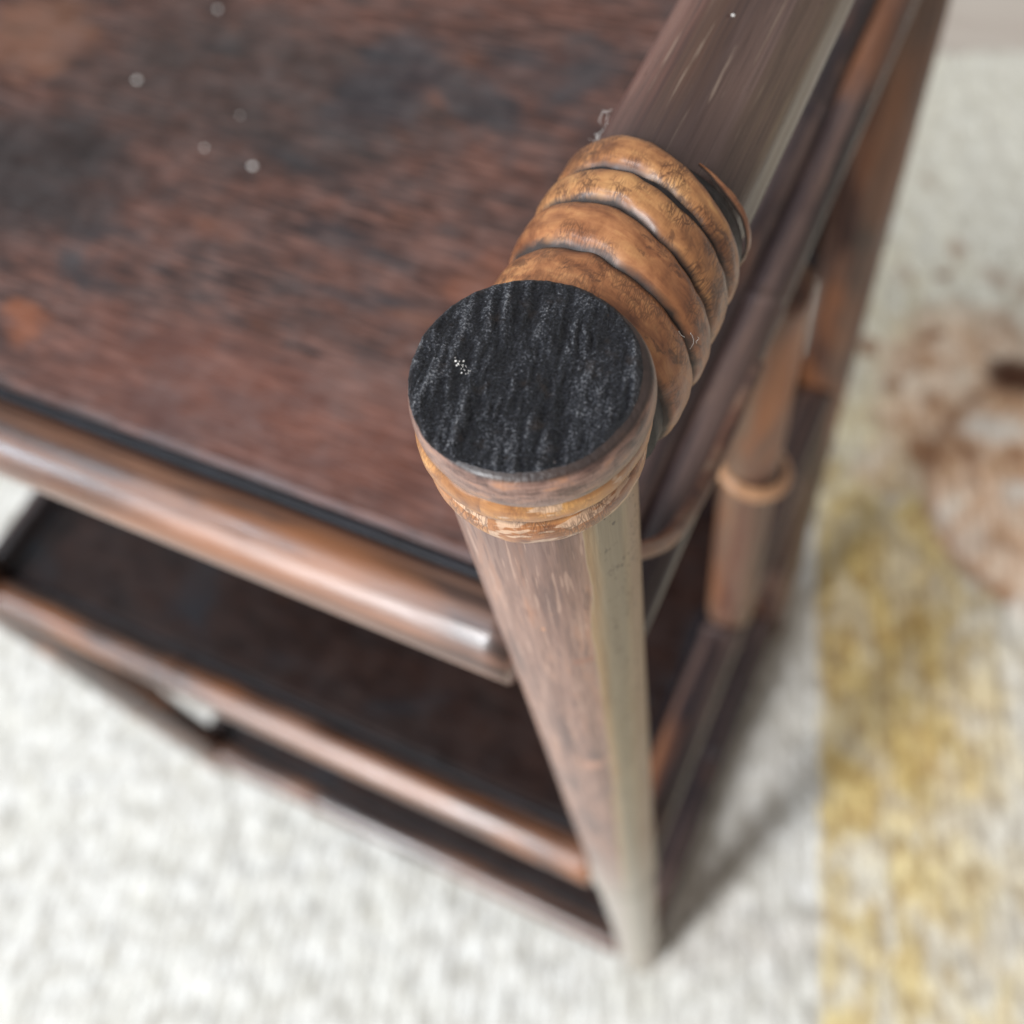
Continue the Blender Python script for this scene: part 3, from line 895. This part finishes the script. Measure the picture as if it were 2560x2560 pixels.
part('rim_ring', ring(lambda a: 0.0142 + 0.00025 * noise.noise(Vector((math.cos(a) * 1.5, math.sin(a) * 1.5, 2))) + 0.0012 * max(0, math.cos(a + 0.35)) ** 0.8, 0.7271, 0.7338, 0.0007, -0.0005), M_RING, post)


def end_cap():
    V, F = [], []
    cx, cy, zt = 0.0007, -0.0005, 0.7341
    nr, na = 150, 420
    rim = []

    def rad(a):
        return 0.01440 * (1 + 0.024 * noise.noise(Vector((math.cos(a) * 1.2 + 3, math.sin(a) * 1.2, 0.5))) + 0.010 * noise.noise(Vector((math.cos(a) * 6, math.sin(a) * 6, 2.5))) + 0.006 * noise.noise(Vector((math.cos(a) * 26, math.sin(a) * 26, 2.5))))
    V.append((cx, cy, zt))
    rdg = [0.0]
    for i in range(1, nr + 1):
        s = i / nr
        for j in range(na):
            a = 2 * math.pi * j / na
            r = rad(a) * s
            x, y = r * math.cos(a), r * math.sin(a)
            wx = x + 0.244 * y + 0.0007 * noise.noise(Vector((x * 160, y * 160, 1)))
            ridg = noise.noise(Vector((wx * 860, y * 120, 3.3)))
            ridg2 = noise.noise(Vector((wx * 1700, y * 420, 7.3)))
            rdg.append(ridg * 0.75 + ridg2 * 0.5 + 0.25 * noise.noise(Vector((x * 900, y * 700, 2))))
            fine = noise.noise(Vector((x * 2600, y * 2600, 1.3))) + 0.7 * noise.noise(Vector((x * 5000, y * 5000, 5.3)))
            broad = noise.noise(Vector((x * 110, y * 110, 9)))
            k = min(1.0, (1 - s) / 0.07)
            z = zt + k * (0.00040 * ridg + 0.00018 * ridg2 + 0.00008 * fine) + 0.00016 * broad
            if s > 0.93:
                q = (s - 0.93) / 0.07
                z -= 0.0006 * q ** 2.5
            V.append((cx + x, cy + y, z))
    for j in range(na):
        F.append((0, 1 + j, 1 + (j + 1) % na))
    for i in range(nr - 1):
        for j in range(na):
            k = (j + 1) % na
            F.append((1 + i * na + j, 1 + (i + 1) * na + j, 1 + (i + 1) * na + k, 1 + i * na + k))
    b = len(V)
    for j in range(na):
        x, y, z = V[1 + (nr - 1) * na + j]
        V.append((cx + (x - cx) * 0.985, cy + (y - cy) * 0.985, 0.7300))
    for j in range(na):
        k = (j + 1) % na
        F.append((1 + (nr - 1) * na + j, b + j, b + k, 1 + (nr - 1) * na + k))
    rdg += [-0.5] * na
    return V, F, rdg


V, F, RDG = end_cap()
cap_o = part('end_cap', (V, F), M_CHAR, post)
cap_o.data.attributes.new('ridge', 'FLOAT', 'POINT').data.foreach_set('value', RDG)
V, F, uv = cane(0.01400, 0.0060, 0.0014, seg=260, prof=14, seed=11, a0=-1.5 * math.pi, a1=0.5 * math.pi)
part('rattan_band', (V, F), M_CANE_B, post, (0.0004, 0, 0.7242), uvs=uv, spin=R(180))
V, F, uv = cane(0.01370, 0.0068, 0.0012, seg=260, prof=14, seed=15, a0=-1.5 * math.pi, a1=0.5 * math.pi)
part('rattan_band', (V, F), M_CANE_F, post, (0.0002, 0, 0.7178), uvs=uv, spin=R(180))


# ------------------------------------------------------------------ dust and lint
def speck(x, y, z, s, label, seed, group='pale dust specks on the top shelf'):
    V, F = [], []
    n1, n2 = 10, 6
    for j in range(n2 + 1):
        ph = -math.pi / 2 + math.pi * j / n2
        for i in range(n1):
            a = 2 * math.pi * i / n1
            d = Vector((math.cos(ph) * math.cos(a), math.cos(ph) * math.sin(a), math.sin(ph)))
            q = s * (1 + 0.5 * noise.noise(d * 1.7 + Vector((seed, 0, 0))))
            V.append((d.x * q * 1.3, d.y * q, d.z * q * 0.5 + s * 0.5))
    for j in range(n2):
        for i in range(n1):
            k = (i + 1) % n1
            F.append((j * n1 + i, j * n1 + k, (j + 1) * n1 + k, (j + 1) * n1 + i))
    thing('dust_speck', label, 'dust speck', (x, y, z), group, mesh('dust_speck', V, F, M_DUST))


ZS = Z1 + 0.0037
speck(-0.2021, 0.1216, ZS, 0.00075, 'bright white dust speck highest towards the left edge of the top shelf', 1)
speck(-0.1455, 0.1010, ZS, 0.00075, 'white dust speck on the top shelf nearest the rattan wrapping', 2)
speck(-0.1610, 0.1180, ZS, 0.00040, 'faint small dust speck between the two bright ones on the top shelf', 3)
speck(-0.1640, 0.1030, ZS, 0.00050, 'greyish dust speck just left of the brightest right hand speck', 4)
speck(-0.1950, 0.1580, ZS, 0.00060, 'pale dust speck near the upper frame edge on the dark top shelf', 5)


speck(0.0010, 0.0735, 0.7288, 0.00024, 'whitish fleck sitting on the big top rail beyond the rattan wrapping', 9, None)


def smudge():
    rnd = random.Random(5)
    V, F = [], []
    for k in range(26):
        t_ = rnd.random()
        cx = -0.0079 + 0.0026 * t_ + rnd.gauss(0, 0.00025)
        cy = -0.0020 - 0.0014 * t_ + rnd.gauss(0, 0.00028)
        q = rnd.choice((0.00004, 0.00005, 0.00006, 0.00008, 0.00012))
        b_ = len(V)
        n = 6
        for j in range(n):
            a = 2 * math.pi * j / n + rnd.random()
            V.append((cx + q * rnd.uniform(.5, 1.4) * math.cos(a), cy + q * rnd.uniform(.5, 1.4) * math.sin(a), 0.73415))
        V.append((cx, cy, 0.73432 + q * 0.6))
        F += [(b_ + j, b_ + (j + 1) % n, b_ + n) for j in range(n)]
    thing('dust_smudge', 'crumbly white dust smudge on the left part of the black post end', 'dust', (0, 0, 0), None, mesh('dust_smudge', V, F, M_DUST))


smudge()


def fibre(pts, r, name, label, seed):
    V, F = [], []
    P = []
    for i in range(len(pts) - 1):
        for k in range(6):
            P.append(Vector(pts[i]).lerp(Vector(pts[i + 1]), k / 6))
    P.append(Vector(pts[-1]))
    for p in P:
        for j in range(5):
            a = 2 * math.pi * j / 5
            V.append((p.x + r * math.cos(a), p.y + r * math.sin(a) * .6, p.z + r * math.sin(a)))
    for i in range(len(P) - 1):
        for j in range(5):
            k = (j + 1) % 5
            F.append((i * 5 + j, i * 5 + k, (i + 1) * 5 + k, (i + 1) * 5 + j))
    return V, F


def lint(name, label, org, n, size, seed):
    rnd = random.Random(seed)
    V, F = [], []
    for k in range(n):
        p = Vector((rnd.uniform(-1, 1), rnd.uniform(-1, 1), rnd.uniform(-.3, .6))) * size * 0.5
        pts = [tuple(p)]
        d = Vector((rnd.uniform(-1, 1), rnd.uniform(-1, 1), rnd.uniform(-.5, 1))).normalized()
        for _ in range(5):
            d = (d + Vector((rnd.uniform(-1, 1), rnd.uniform(-1, 1), rnd.uniform(-1, 1))) * 0.9).normalized()
            p = p + d * size * 0.28
            pts.append(tuple(p))
        v, f = fibre(pts, 0.000028, name, label, seed)
        b = len(V)
        V += v
        F += [tuple(i + b for i in q) for q in f]
    thing(name, label, 'lint', org, None, mesh(name, V, F, M_DUST))


lint('lint_fibre', 'curly tuft of pale lint caught on the inner side of the top rail', (-0.0128, 0.0560, 0.7180), 7, 0.0032, 3)
lint('lint_fibre', 'fine hair stuck to the rattan wrapping right of the black post end', (0.0150, 0.0190, 0.7225), 3, 0.0022, 8)
